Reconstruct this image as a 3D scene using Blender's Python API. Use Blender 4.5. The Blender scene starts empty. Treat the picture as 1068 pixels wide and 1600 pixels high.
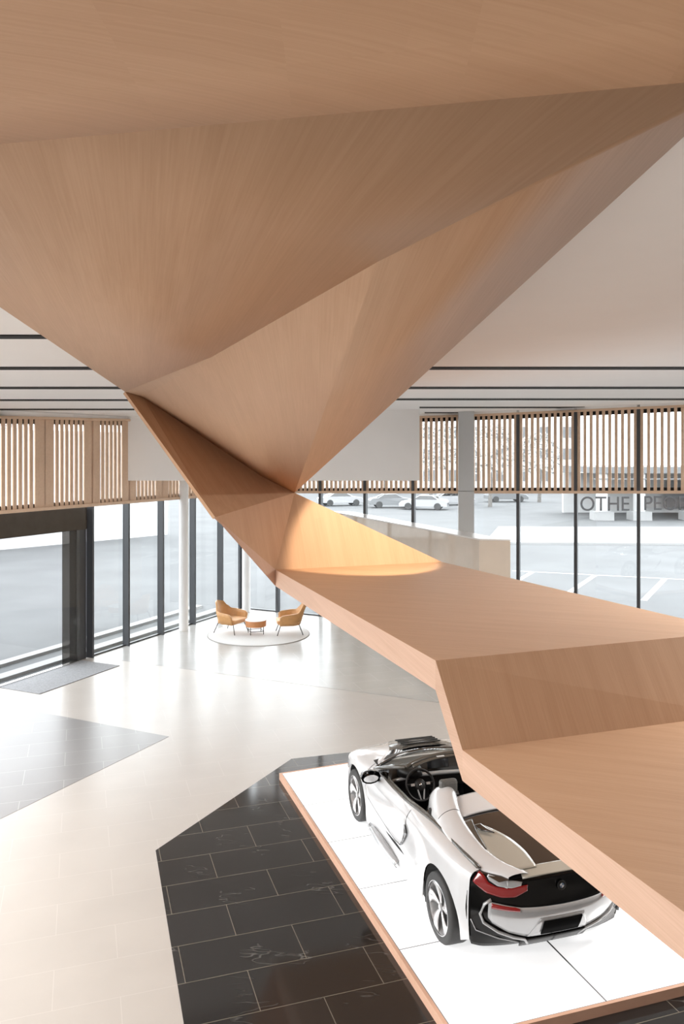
import bpy, bmesh, math, random
from mathutils import Vector, Matrix
random.seed(7)
S = bpy.context.scene
COL = S.collection
PI = math.pi

# ------------------------------------------------------------------ camera, world, exposure
F = 1240.0; HX = 534.0; HY = 712.0; EYE = 5.05
cam_d = bpy.data.cameras.new('camera'); cam = bpy.data.objects.new('camera', cam_d); COL.objects.link(cam)
cam_d.sensor_fit = 'VERTICAL'; cam_d.sensor_height = 36.0; cam_d.sensor_width = 36.0
cam_d.lens = F / 1600 * 36.0
cam_d.shift_y = -(800 - HY) / 1600.0
cam_d.clip_start = 0.05; cam_d.clip_end = 600
cam.location = (0, 0, EYE); cam.rotation_euler = (PI/2, 0, 0)
S.camera = cam
S.view_settings.view_transform = 'Standard'; S.view_settings.look = 'None'
S.view_settings.gamma = 1.0; S.view_settings.use_curve_mapping = False
S.view_settings.exposure = 0.88
S.cycles.use_denoising = True
S.cycles.max_bounces = 10; S.cycles.diffuse_bounces = 6; S.cycles.glossy_bounces = 4
S.cycles.transparent_max_bounces = 24; S.cycles.transmission_bounces = 6
S.cycles.sample_clamp_indirect = 8.0
S.cycles.caustics_reflective = False; S.cycles.caustics_refractive = False
W = bpy.data.worlds.new('world'); S.world = W; W.use_nodes = True
bg = W.node_tree.nodes['Background']
bg.inputs[0].default_value = (0.93, 0.96, 1.0, 1); bg.inputs[1].default_value = 3.3

def lamp(name, kind, loc, target, energy, color=(1,1,1), **kw):
    d = bpy.data.lights.new(name, kind); o = bpy.data.objects.new(name, d); COL.objects.link(o)
    d.energy = energy; d.color = color
    for k, v in kw.items(): setattr(d, k, v)
    o.location = loc
    if target is not None:
        o.rotation_euler = (Vector(target) - Vector(loc)).to_track_quat('-Z', 'Y').to_euler()
    return o
# warm track spot washing the fold of the timber ribbon
lamp('ribbon_spot', 'SPOT', (1.6, 10.8, 6.0), (0.45, 13.05, 3.6), 480, (1.0, 0.80, 0.56), spot_size=math.radians(42), spot_blend=0.22, shadow_soft_size=0.08)
# added fill lights out of frame: brighten the floor so it bounces onto the canopy
for x, y in ((-11, 7), (-6.8, 6.6), (-7.8, 9.6)):
    lamp('fill_light', 'AREA', (x, y, 5.9), (x, y, 0), 190, (1.0, 0.97, 0.94), shape='SQUARE', size=2.0)

for x, y, e in ((-4.7, 1.2, 320), (7.9, 9.7, 480)):  # more added fill, off to both sides, lifting canopy and right-hand ceiling
    lamp('fill_light', 'AREA', (x, y, 5.9), (x, y, 0), e, (1.0, 0.98, 0.96), shape='SQUARE', size=2.0)

# ------------------------------------------------------------------ helpers
def at(px, py, Y):          # a point of the place, from the direction it is seen in and its own distance
    return Vector(((px-HX)*Y/F, Y, EYE - (py-HY)*Y/F))
def on_z(px, py, z):
    Y = F*(EYE-z)/(py-HY); return at(px, py, Y)
def interp(x, pts):
    if x <= pts[0][0]: return pts[0][1]
    for i in range(len(pts)-1):
        a, b = pts[i], pts[i+1]
        if x <= b[0]:
            t = (x-a[0])/(b[0]-a[0])
            # monotone-ish cubic (catmull)
            p0 = pts[i-1] if i > 0 else a; p3 = pts[i+2] if i+2 < len(pts) else b
            m1 = (b[1]-p0[1])/max(1e-6, b[0]-p0[0])*(b[0]-a[0]); m2 = (p3[1]-a[1])/max(1e-6, p3[0]-a[0])*(b[0]-a[0])
            return (2*t**3-3*t*t+1)*a[1]+(t**3-2*t*t+t)*m1+(-2*t**3+3*t*t)*b[1]+(t**3-t*t)*m2
    return pts[-1][1]
def lerp(x, pts):
    if x <= pts[0][0]: return pts[0][1]
    for a, b in zip(pts, pts[1:]):
        if x <= b[0]: return a[1]+(b[1]-a[1])*(x-a[0])/(b[0]-a[0])
    return pts[-1][1]

class MB:
    def __init__(s): s.v = []; s.f = []
    def add(s, vs, fs):
        n = len(s.v); s.v += [tuple(v) for v in vs]; s.f += [tuple(i+n for i in f) for f in fs]; return s
    def box(s, c, size, rz=0, M=None):
        x, y, z = size[0]/2, size[1]/2, size[2]/2
        R = Matrix.Rotation(rz, 4, 'Z')
        vs = [Vector((a*x, b*y, e*z)) for a in (-1,1) for b in (-1,1) for e in (-1,1)]
        vs = [R @ v for v in vs]
        if M: vs = [M @ v for v in vs]
        vs = [v + Vector(c) for v in vs]
        return s.add(vs, [(0,1,3,2),(4,6,7,5),(0,4,5,1),(2,3,7,6),(0,2,6,4),(1,5,7,3)])
    def hexa(s, b, t):   # bottom quad, top quad
        return s.add(list(b)+list(t), [(3,2,1,0),(4,5,6,7),(0,1,5,4),(1,2,6,5),(2,3,7,6),(3,0,4,7)])
    def grid(s, rows, close=False):
        n = len(rows[0]); vs = [p for r in rows for p in r]; fs = []
        for i in range(len(rows)-1):
            for j in range(n-1 if not close else n):
                k = (j+1) % n
                fs.append((i*n+j, i*n+k, (i+1)*n+k, (i+1)*n+j))
        return s.add(vs, fs)
    def tube(s, pts, r, seg=8, caps=True):
        pts = [Vector(p) for p in pts]; rows = []
        for i, p in enumerate(pts):
            d = (pts[min(i+1, len(pts)-1)] - pts[max(i-1, 0)]).normalized()
            up = Vector((0,0,1)) if abs(d.z) < 0.95 else Vector((1,0,0))
            a = d.cross(up).normalized(); b = d.cross(a)
            rr = r[i] if isinstance(r, (list, tuple)) else r
            rows.append([p + a*math.cos(2*PI*k/seg)*rr + b*math.sin(2*PI*k/seg)*rr for k in range(seg)])
        n0 = len(s.v); s.grid(rows, close=True)
        if caps:
            s.f.append(tuple(n0+k for k in range(seg))[::-1]); m = n0+(len(rows)-1)*seg; s.f.append(tuple(m+k for k in range(seg)))
        return s
    def lathe(s, prof, c=(0,0,0), seg=32, axis='Z'):
        rows = []
        for r, z in prof:
            row = []
            for k in range(seg):
                a = 2*PI*k/seg
                if axis == 'Z': p = (c[0]+r*math.cos(a), c[1]+r*math.sin(a), c[2]+z)
                else: p = (c[0]+z, c[1]+r*math.cos(a), c[2]+r*math.sin(a))
                row.append(p)
            rows.append(row)
        return s.grid(rows, close=True)
    def prism(s, poly, z0, z1):
        n = len(poly)
        return s.add([(p[0],p[1],z0) for p in poly]+[(p[0],p[1],z1) for p in poly],
            [tuple(range(n))[::-1], tuple(range(n, 2*n))]+[(i,(i+1)%n,n+(i+1)%n,n+i) for i in range(n)])
    def build(s, name, mat, parent=None, smooth=False, bevel=0, solid=0, solid_off=-1, subd=0, angle=None):
        me = bpy.data.meshes.new(name); me.from_pydata(s.v, [], s.f); me.update()
        bm = bmesh.new(); bm.from_mesh(me)
        bmesh.ops.remove_doubles(bm, verts=bm.verts, dist=1e-5)
        if not solid: bmesh.ops.recalc_face_normals(bm, faces=bm.faces)
        bm.to_mesh(me); bm.free()
        o = bpy.data.objects.new(name, me); COL.objects.link(o)
        me.materials.append(mat)
        if parent: o.parent = parent
        if subd:
            m = o.modifiers.new('s', 'SUBSURF'); m.levels = subd; m.render_levels = subd
        if solid:
            m = o.modifiers.new('t', 'SOLIDIFY'); m.thickness = solid; m.offset = solid_off
        if bevel:
            m = o.modifiers.new('b', 'BEVEL'); m.width = bevel; m.segments = 2; m.limit_method = 'ANGLE'
        if smooth:
            for p in me.polygons: p.use_smooth = True
            if angle: me.set_sharp_from_angle(angle=math.radians(angle))
        return o

def empty(name, loc=(0,0,0), rz=0, label=None, cat=None, group=None, kind=None):
    o = bpy.data.objects.new(name, None); COL.objects.link(o); o.location = loc; o.rotation_euler = (0,0,rz)
    o.empty_display_size = 0.2
    return tag(o, label, cat, group, kind)
def tag(o, label=None, cat=None, group=None, kind=None):
    if label: o['label'] = label
    if cat: o['category'] = cat
    if group: o['group'] = group
    if kind: o['kind'] = kind
    return o
def dup(root, loc, rz, label=None, scale=None):
    r = root.copy(); COL.objects.link(r); r.location = loc; r.rotation_euler = (0,0,rz)
    if label: r['label'] = label
    for ch in list(root.children):
        c = ch.copy(); COL.objects.link(c); c.parent = r
        for g in ch.children:
            d = g.copy(); COL.objects.link(d); d.parent = c
    return r

# ------------------------------------------------------------------ materials
def mat(name, col, rough=0.5, metal=0.0, emit=None, estr=0, spec=0.5, coat=0, noise=None, bump=0):
    m = bpy.data.materials.new(name); m.use_nodes = True; nt = m.node_tree; b = nt.nodes['Principled BSDF']
    b.inputs['Base Color'].default_value = (*col, 1); b.inputs['Roughness'].default_value = rough
    b.inputs['Metallic'].default_value = metal; b.inputs['Specular IOR Level'].default_value = spec
    b.inputs['Coat Weight'].default_value = coat; b.inputs['Coat Roughness'].default_value = 0.04
    if emit: b.inputs['Emission Color'].default_value = (*emit, 1); b.inputs['Emission Strength'].default_value = estr
    if noise:
        sc, amt = noise
        tc = nt.nodes.new('ShaderNodeTexCoord'); n = nt.nodes.new('ShaderNodeTexNoise'); n.inputs['Scale'].default_value = sc; n.inputs['Detail'].default_value = 5
        r = nt.nodes.new('ShaderNodeValToRGB')
        r.color_ramp.elements[0].position = 0.3; r.color_ramp.elements[1].position = 0.7
        r.color_ramp.elements[0].color = (*[c*(1-amt) for c in col], 1); r.color_ramp.elements[1].color = (*[min(1, c*(1+amt)) for c in col], 1)
        nt.links.new(tc.outputs['Object'], n.inputs['Vector']); nt.links.new(n.outputs['Fac'], r.inputs[0]); nt.links.new(r.outputs[0], b.inputs['Base Color'])
        if bump:
            bp = nt.nodes.new('ShaderNodeBump'); bp.inputs['Strength'].default_value = bump; nt.links.new(n.outputs['Fac'], bp.inputs['Height']); nt.links.new(bp.outputs[0], b.inputs['Normal'])
    return m

def wood_mat(name, c1, c2, uv=True, rough=0.5, su=0.55, sv=26.0):
    m = bpy.data.materials.new(name); m.use_nodes = True; nt = m.node_tree; N = nt.nodes; L = nt.links
    b = N['Principled BSDF']; b.inputs['Roughness'].default_value = rough; b.inputs['Specular IOR Level'].default_value = 0.3
    tc = N.new('ShaderNodeTexCoord'); src = tc.outputs['UV' if uv else 'Object']
    def streak(su, sv, det):
        mp = N.new('ShaderNodeMapping'); mp.inputs['Scale'].default_value = (su, sv, sv if not uv else 1)
        L.new(src, mp.inputs[0]); n = N.new('ShaderNodeTexNoise'); n.inputs['Scale'].default_value = 1; n.inputs['Detail'].default_value = det; n.inputs['Roughness'].default_value = 0.6
        L.new(mp.outputs[0], n.inputs['Vector']); return n.outputs['Fac']
    fine = streak(su*2.2, sv*3.2, 4); mid = streak(su, sv*0.35, 4)
    # veneer leaves: brick cells give each sheet a slightly different tone
    br = N.new('ShaderNodeTexBrick'); mp = N.new('ShaderNodeMapping'); mp.inputs['Scale'].default_value = (1,1,1); L.new(src, mp.inputs[0]); L.new(mp.outputs[0], br.inputs['Vector'])
    br.inputs['Color1'].default_value = (0.40,0.40,0.40,1); br.inputs['Color2'].default_value = (0.60,0.60,0.60,1); br.inputs['Mortar'].default_value = (0.45,0.45,0.45,1)
    br.inputs['Scale'].default_value = 1.0; br.inputs['Mortar Size'].default_value = 0.0; br.inputs['Brick Width'].default_value = 1.3; br.inputs['Row Height'].default_value = 0.16; br.inputs['Bias'].default_value = 0
    def math_(op, a, bb):
        n = N.new('ShaderNodeMath'); n.operation = op
        for i, q in enumerate((a, bb)):
            if isinstance(q, (int, float)): n.inputs[i].default_value = q
            else: L.new(q, n.inputs[i])
        return n.outputs[0]
    s = math_('ADD', math_('MULTIPLY', fine, 0.45), math_('MULTIPLY', mid, 0.40))
    s = math_('ADD', s, math_('MULTIPLY', br.outputs['Color'], 0.22))
    r = N.new('ShaderNodeValToRGB'); r.color_ramp.elements[0].position = 0.36; r.color_ramp.elements[1].position = 0.70
    r.color_ramp.elements[0].color = (*c1, 1); r.color_ramp.elements[1].color = (*c2, 1)
    L.new(s, r.inputs[0]); L.new(r.outputs[0], b.inputs['Base Color'])
    return m

def tile_mat(name, col, joint, rough, veins=False, amt=0.06, jw=0.004):
    m = bpy.data.materials.new(name); m.use_nodes = True; nt = m.node_tree; N = nt.nodes; L = nt.links
    b = N['Principled BSDF']; b.inputs['Roughness'].default_value = rough
    tc = N.new('ShaderNodeTexCoord'); mp = N.new('ShaderNodeMapping'); mp.inputs['Rotation'].default_value = (0,0,-math.radians(18.2)); mp.inputs['Location'].default_value = (0.25, 0.12, 0)
    L.new(tc.outputs['Object'], mp.inputs[0])
    br = N.new('ShaderNodeTexBrick'); L.new(mp.outputs[0], br.inputs['Vector'])
    br.inputs['Color1'].default_value = (*[c*(1-amt) for c in col], 1); br.inputs['Color2'].default_value = (*[c*(1+amt) for c in col], 1); br.inputs['Mortar'].default_value = (*joint, 1)
    br.inputs['Scale'].default_value = 1; br.inputs['Mortar Size'].default_value = jw; br.inputs['Mortar Smooth'].default_value = 0.0
    br.inputs['Brick Width'].default_value = 1.2; br.inputs['Row Height'].default_value = 0.6; br.offset = 0.5
    n = N.new('ShaderNodeTexNoise'); n.inputs['Scale'].default_value = 1.3; n.inputs['Detail'].default_value = 6; L.new(mp.outputs[0], n.inputs['Vector'])
    mix = N.new('ShaderNodeMix'); mix.data_type = 'RGBA'; mix.blend_type = 'MULTIPLY'; mix.inputs[0].default_value = 1.0
    r = N.new('ShaderNodeValToRGB'); r.color_ramp.elements[0].color = (0.95,0.95,0.95,1); r.color_ramp.elements[1].color = (1,1,1,1)
    r.color_ramp.elements[0].position = 0.35; r.color_ramp.elements[1].position = 0.6
    L.new(n.outputs['Fac'], r.inputs[0]); L.new(br.outputs['Color'], mix.inputs[6]); L.new(r.outputs[0], mix.inputs[7])
    out = mix.outputs[2]
    if veins:
        mp2 = N.new('ShaderNodeMapping'); mp2.inputs['Rotation'].default_value = (0,0,0.65); mp2.inputs['Scale'].default_value = (0.7,2.6,1); L.new(tc.outputs['Object'], mp2.inputs[0])
        nw = N.new('ShaderNodeTexNoise'); nw.inputs['Scale'].default_value = 1.1; nw.inputs['Detail'].default_value = 3; nw.inputs['Roughness'].default_value = 0.62; L.new(mp2.outputs[0], nw.inputs['Vector'])
        a = N.new('ShaderNodeMath'); a.operation = 'SUBTRACT'; a.inputs[1].default_value = 0.5; L.new(nw.outputs['Fac'], a.inputs[0])
        ab = N.new('ShaderNodeMath'); ab.operation = 'ABSOLUTE'; L.new(a.outputs[0], ab.inputs[0])
        rr = N.new('ShaderNodeValToRGB'); rr.color_ramp.elements[0].color = (1,1,1,1); rr.color_ramp.elements[1].color = (0,0,0,1); rr.color_ramp.elements[0].position = 0.0; rr.color_ramp.elements[1].position = 0.007
        L.new(ab.outputs[0], rr.inputs[0])
        n3 = N.new('ShaderNodeTexNoise'); n3.inputs['Scale'].default_value = 1.7; L.new(tc.outputs['Object'], n3.inputs['Vector'])
        r3 = N.new('ShaderNodeValToRGB'); r3.color_ramp.elements[0].position = 0.54; r3.color_ramp.elements[1].position = 0.66; L.new(n3.outputs['Fac'], r3.inputs[0])
        mm = N.new('ShaderNodeMath'); mm.operation = 'MULTIPLY'; L.new(rr.outputs[0], mm.inputs[0]); L.new(r3.outputs[0], mm.inputs[1])
        m2 = N.new('ShaderNodeMath'); m2.operation = 'MULTIPLY'; m2.inputs[1].default_value = 0.3; L.new(mm.outputs[0], m2.inputs[0])
        mx = N.new('ShaderNodeMix'); mx.data_type = 'RGBA'; L.new(m2.outputs[0], mx.inputs[0]); L.new(out, mx.inputs[6]); mx.inputs[7].default_value = (0.32,0.31,0.29,1)
        out = mx.outputs[2]
    L.new(out, b.inputs['Base Color'])
    return m

def glass_mat(name, tint=(0.97,0.985,0.98), refl=0.9):
    m = bpy.data.materials.new(name); m.use_nodes = True; nt = m.node_tree; N = nt.nodes; L = nt.links
    for n in list(N): N.remove(n)
    o = N.new('ShaderNodeOutputMaterial'); t = N.new('ShaderNodeBsdfTransparent'); t.inputs[0].default_value = (*tint, 1)
    g = N.new('ShaderNodeBsdfGlossy'); g.inputs['Roughness'].default_value = 0.0; g.inputs[0].default_value = (refl, refl, refl, 1)
    lw = N.new('ShaderNodeLayerWeight'); lw.inputs[0].default_value = 0.5; mx = N.new('ShaderNodeMixShader')
    pw = N.new('ShaderNodeMath'); pw.operation = 'POWER'; pw.inputs[1].default_value = 5.0; L.new(lw.outputs['Facing'], pw.inputs[0])
    ma = N.new('ShaderNodeMath'); ma.operation = 'MULTIPLY_ADD'; ma.inputs[1].default_value = 0.5; ma.inputs[2].default_value = 0.025; L.new(pw.outputs[0], ma.inputs[0])
    L.new(ma.outputs[0], mx.inputs[0]); L.new(t.outputs[0], mx.inputs[1]); L.new(g.outputs[0], mx.inputs[2]); L.new(mx.outputs[0], o.inputs[0])
    return m

M_wood = wood_mat('oak_veneer', (0.50,0.30,0.178), (0.60,0.378,0.238))
M_fascia = wood_mat('oak_veneer_edge', (0.54,0.35,0.25), (0.66,0.45,0.34))
M_slat = wood_mat('oak_slat', (0.62,0.44,0.31), (0.72,0.53,0.39), uv=False, sv=6)
M_white = mat('white_plaster', (0.87,0.86,0.85), 0.75, noise=(1.5,0.015))
M_ceil = mat('ceiling_plaster', (0.86,0.85,0.845), 0.8, noise=(1.2,0.012))
M_col = mat('column_white', (0.78,0.78,0.78), 0.45, noise=(2,0.02))
M_colg = mat('column_cladding', (0.52,0.53,0.54), 0.35, noise=(2,0.02))
M_slot = mat('slot_black', (0.006,0.006,0.006), 0.8)
M_frame = mat('anthracite_frame', (0.045,0.047,0.052), 0.35, noise=(3,0.05))
M_glass = glass_mat('window_glass')
M_dglass = glass_mat('door_glass', (0.93,0.94,0.94))
M_tint = glass_mat('dark_glass', (0.35,0.34,0.33))
M_header = mat('bronze_header', (0.055,0.045,0.035), 0.12, noise=(4,0.1))
M_cream = tile_mat('cream_tile', (0.455,0.42,0.385), (0.53,0.495,0.46), 0.3, amt=0.008, jw=0.003)
M_grey = tile_mat('grey_tile', (0.215,0.205,0.20), (0.34,0.33,0.32), 0.3, amt=0.03)
M_grey2 = tile_mat('light_grey_tile', (0.34,0.33,0.315), (0.42,0.41,0.39), 0.26, amt=0.02)
M_black = tile_mat('black_marble_tile', (0.021,0.019,0.018), (0.17,0.15,0.12), 0.10, veins=True, amt=0.12)
M_stone = mat('beige_polished_stone', (0.56,0.47,0.38), 0.05, spec=1.0, noise=(3,0.04))
M_stone_top = mat('pale_stone_top', (0.66,0.63,0.60), 0.2, noise=(3,0.03))
M_panel = mat('luminous_panel', (0.85,0.86,0.87), 0.15, emit=(1.0,1.0,1.0), estr=0.4)
M_mat = mat('grey_mat', (0.27,0.275,0.285), 0.95, noise=(30,0.15), bump=0.3)
M_rug = mat('pale_rug', (0.62,0.62,0.62), 0.95, noise=(60,0.05), bump=0.2)
M_rugedge = mat('rug_edge', (0.33,0.32,0.31), 0.9)
M_tan = mat('tan_leather', (0.56,0.30,0.12), 0.45, noise=(14,0.06), bump=0.05)
M_tan2 = mat('tan_cushion', (0.64,0.36,0.17), 0.5, noise=(14,0.05), bump=0.05)
M_rust = mat('rust_leather', (0.50,0.215,0.085), 0.45, noise=(14,0.06))
M_leg = mat('dark_metal_leg', (0.05,0.045,0.04), 0.4, metal=0.5)
M_asph = mat('asphalt', (0.103,0.106,0.109), 0.9, noise=(0.35,0.12))
M_asph2 = mat('asphalt_dark', (0.085,0.088,0.09), 0.9, noise=(0.8,0.1))
M_line = mat('road_paint', (0.40,0.40,0.40), 0.8, noise=(4,0.05))
M_pave = mat('pavement_white', (0.30,0.30,0.30), 0.9, noise=(1,0.05))
M_outw = mat('outside_white', (0.50,0.50,0.50), 0.8, noise=(1,0.03))
M_outg = mat('outside_grey', (0.15,0.155,0.16), 0.8, noise=(1,0.08))
M_outl = mat('outside_letter', (0.02,0.02,0.022), 0.7)
M_tree = mat('pale_foliage', (0.42,0.42,0.415), 0.9, noise=(1.5,0.4), bump=0.5)
M_bark = mat('bark', (0.16,0.15,0.14), 0.9, noise=(5,0.3))
# car
M_paint = mat('pearl_white_paint', (0.63,0.635,0.645), 0.22, coat=1.0)
M_silver = mat('silver_paint', (0.44,0.45,0.46), 0.2, coat=1.0, metal=0.2)
M_sand = mat('satin_champagne_paint', (0.42,0.40,0.345), 0.3, coat=0.5, metal=0.2)
M_gloss = mat('gloss_black', (0.006,0.006,0.007), 0.07, coat=1.0)
M_tail = mat('tail_black', (0.004,0.004,0.004), 0.18, spec=0.25)
M_satin = mat('satin_black', (0.012,0.012,0.012), 0.45)
M_trim = mat('dark_olive_trim', (0.075,0.07,0.06), 0.25, coat=0.6)
M_leath = mat('black_leather', (0.018,0.017,0.017), 0.5, noise=(30,0.2))
M_hrest = mat('grey_headrest', (0.11,0.11,0.105), 0.6, noise=(30,0.1))
M_tyre = mat('tyre_rubber', (0.045,0.045,0.045), 0.7, noise=(20,0.1))
M_rim = mat('machined_rim', (0.78,0.78,0.79), 0.25, metal=0.6)
M_chrome = mat('chrome', (0.7,0.7,0.7), 0.12, metal=1.0)
M_red = mat('red_lamp', (0.20,0.004,0.006), 0.08, coat=1.0, emit=(0.5,0.005,0.005), estr=0.05)
M_plate = mat('black_plate', (0.003,0.003,0.003), 0.9, spec=0.05)
M_seam = mat('panel_gap', (0.05,0.05,0.05), 0.7)
M_screen = mat('display_screen', (0.005,0.005,0.006), 0.1)
M_badgeb = mat('badge_grey_blue', (0.12,0.17,0.25), 0.2)

# ------------------------------------------------------------------ plan of the hall
L0, LD = Vector((-6.36, 19.9)), Vector((0.424, 0.9056)).normalized()
C0 = Vector((-3.36, 26.3))
RD = Vector((0.9063, -0.4226)).normalized()
def tl(px):   # distance along left facade seen at column px
    k = (px-HX)/F; return (k*L0.y - L0.x)/(LD.x - k*LD.y)
def tr(px):
    k = (px-HX)/F; return (k*C0.y - C0.x)/(RD.x - k*RD.y)
def pl(t): return L0 + LD*t
def pr(t): return C0 + RD*t
TC = (C0-L0).length
def ceil_z(x): return EYE + 1.17 + 0.024*x

# floor
mb = MB()
mb.prism([(-22,-14),(22,-14),(22,tuple(pr(30))[1]),tuple(pr(tr(1500))),tuple(C0+Vector((0.02,0.1))),tuple(pl(-26))], -0.3, 0.0)
room = [(-22,-14),(26,-14),tuple(pr(27)),tuple(C0),tuple(pl(-30))]
mb = MB().prism(room, -0.3, 0.0)
tag(mb.build('floor', M_cream), kind='structure')
def inlay(poly, m, h=0.003):
    return tag(MB().prism([tuple(p) for p in poly], 0.0005, h).build('floor', m), kind='structure')
g = lambda x, y: tuple(on_z(x, y, 0).xy)
inlay([g(0,1101), g(264,1151), g(0,1280), g(-500,1510), g(-500,1008)], M_grey)
b0 = g(150,1027); b1 = g(678,1097); dv = Vector(b1)-Vector(b0); b2 = Vector(b1)+dv*0.9
inl = [b0, b1, tuple(b2), tuple(pr(13.0)-Vector((0.2,0.4))), tuple(C0+Vector((0.0,-0.12))), tuple(pl(0.6)+Vector((0.1,0)))]
inlay(inl, M_grey2)
k0 = Vector(g(455,1186)); k1 = Vector(g(540,1176.5))
inlay([g(243,1329), tuple(k0), tuple(k0+(k1-k0)*9), (13,5.2), (g(287,1600)[0]+0.2, 5.2), g(287,1600)], M_black, 0.004)

# ceiling with recessed black slots
SL = [(525.5, -700, 1700, 7.2), (574.8, -900, 1900, 6.0), (605.3, -900, 1900, 4.4), (624.6, -400, 1700, 3.2), (638.8, -200, 1400, 2.6), (636.6, 600, 1700, 2.4), (644.8, 663, 733, 1.6)]
def on_ceil(px, py):
    k = (px-HX)/F; Y = 1.17/((HY-py)/F - 0.024*k); return at(px, py, Y)
mb = MB(); cz = [(x, y) for x, y in room]
mb.add([(x, y, ceil_z(x)) for x, y in cz]+[(x, y, ceil_z(x)+0.3) for x, y in cz], [tuple(range(5)), tuple(range(5,10))[::-1]]+[(i,(i+1)%5,5+(i+1)%5,5+i) for i in range(5)])
tag(mb.build('ceiling', M_ceil), kind='structure')
def slot(row, y, x0, x1, th):
    a, b = on_ceil(x0, y), on_ceil(x1, y)
    c, d = on_ceil(x0, y+th/2), on_ceil(x1, y+th/2); a, b = on_ceil(x0, y-th/2), on_ceil(x1, y-th/2)
    e = Vector((0,0,0.012)); top = Vector((0,0,0.03))
    q = [a, b, d, c]
    o = MB().hexa([v - e for v in q], [v + top for v in q]).build('trim_%d' % row, M_slot)
    tag(o, kind='structure')
for i, (y, x0, x1, th) in enumerate([(525.3,-400,430,5.0),(574.8,-500,1560,3.6),(605.6,-300,1500,2.8),(624.8,-60,560,2.0),(623.6,600,1260,2.2),(639.4,-30,210,1.8),(636.4,655,952,1.8),(644.6,663,733,1.3)]):
    slot(i+1, y, x0, x1, th)

tag(MB().box((2,-4.2,3.2),(48,0.3,7.0)).build('wall_back', mat('back_wall_paint', (0.38,0.37,0.36), 0.7, noise=(1,0.03))), kind='structure')
# bulkhead dropped from the ceiling
a = at(191,751,20.9); b = at(655,750,20.9)
tag(MB().hexa([(a.x,20.9,a.z),(b.x,20.9,a.z),(b.x,21.25,a.z),(a.x,21.25,a.z)], [(a.x,20.9,ceil_z(a.x)),(b.x,20.9,ceil_z(b.x)),(b.x,21.25,ceil_z(b.x)),(a.x,21.25,ceil_z(a.x))]).build('wall_bulkhead', M_white), kind='structure')

# ------------------------------------------------------------------ glazed facades
def zpx(p, py): return EYE - (py-HY)*p.y/F
def facade(name, pt, D, ts, zbar, ztop, inward, mull_w, mull_d, pane_label):
    root = empty(name, (0,0,0), kind='structure')
    ang = math.atan2(D.y, D.x)
    for t in ts:
        p = pt(t) + inward*(mull_d/2-0.03)
        h = ceil_z(p.x)-0.01
        MB().box((p.x, p.y, h/2), (mull_w, mull_d, h), ang).build('mullion', M_frame, root, bevel=0.004)
    for t0, t1 in zip(ts, ts[1:]):
        p0, p1 = pt(t0), pt(t1); c = (p0+p1)/2; L = (p1-p0).length
        h = min(ceil_z(p0.x), ceil_z(p1.x)) - 0.02
        MB().box((c.x, c.y, h/2+0.01), (L-mull_w, 0.012, h-0.02), ang).build('glass_pane', M_glass, root)
        MB().box((c.x+inward.x*0.03, c.y+inward.y*0.03, 0.02), (L-mull_w, 0.07, 0.04), ang).build('sill', M_frame, root)
    return root
inL = Vector((LD.y, -LD.x)); inR = Vector((RD.y, -RD.x)); 
if inR.y > 0: inR = -inR
lt = [tl(x) for x in (137.6, 194, 248, 298, 341)] + [TC-0.03]
lt_far = [-22,-19,-16,-13,-10.4]
facade('window_1', pl, LD, lt, None, None, inL, 0.06, 0.20, '')
rt = [0.03] + [tr(x) for x in (435, 502, 571.6, 646.6, 728, 810, 899.7, 997.4, 1104, 1221, 1350, 1495)]
facade('window_2', pr, RD, rt, None, None, inR, 0.085, 0.16, '')
facade('window_3', pl, LD, lt_far, None, None, inL, 0.06, 0.20, '')

we = pr(rt[-1])
tag(MB().box((we.x+0.15,(we.y-4.3)/2,3.2),(0.3,we.y+4.3,6.9)).build('wall_side', mat('side_wall_paint', (0.70,0.69,0.68), 0.7, noise=(1,0.03))), kind='structure')
# plaster band above the left screen, up to the ceiling
def strip_wall(name, pt, pts, m, off=0.0, th=0.1, inward=inL):
    # pts: list of (t, z0, z1)
    mb = MB(); rows = []
    for t, z0, z1 in pts:
        p = pt(t)+inward*off; q = pt(t)+inward*(off+th)
        rows.append([(p.x,p.y,z0),(q.x,q.y,z0),(q.x,q.y,z1),(p.x,p.y,z1)])
    mb.grid(rows, close=True)
    mb.f.append((0,1,2,3)); n = len(mb.v)-4; mb.f.append((n+3,n+2,n+1,n))
    return mb.build(name, m)

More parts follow.
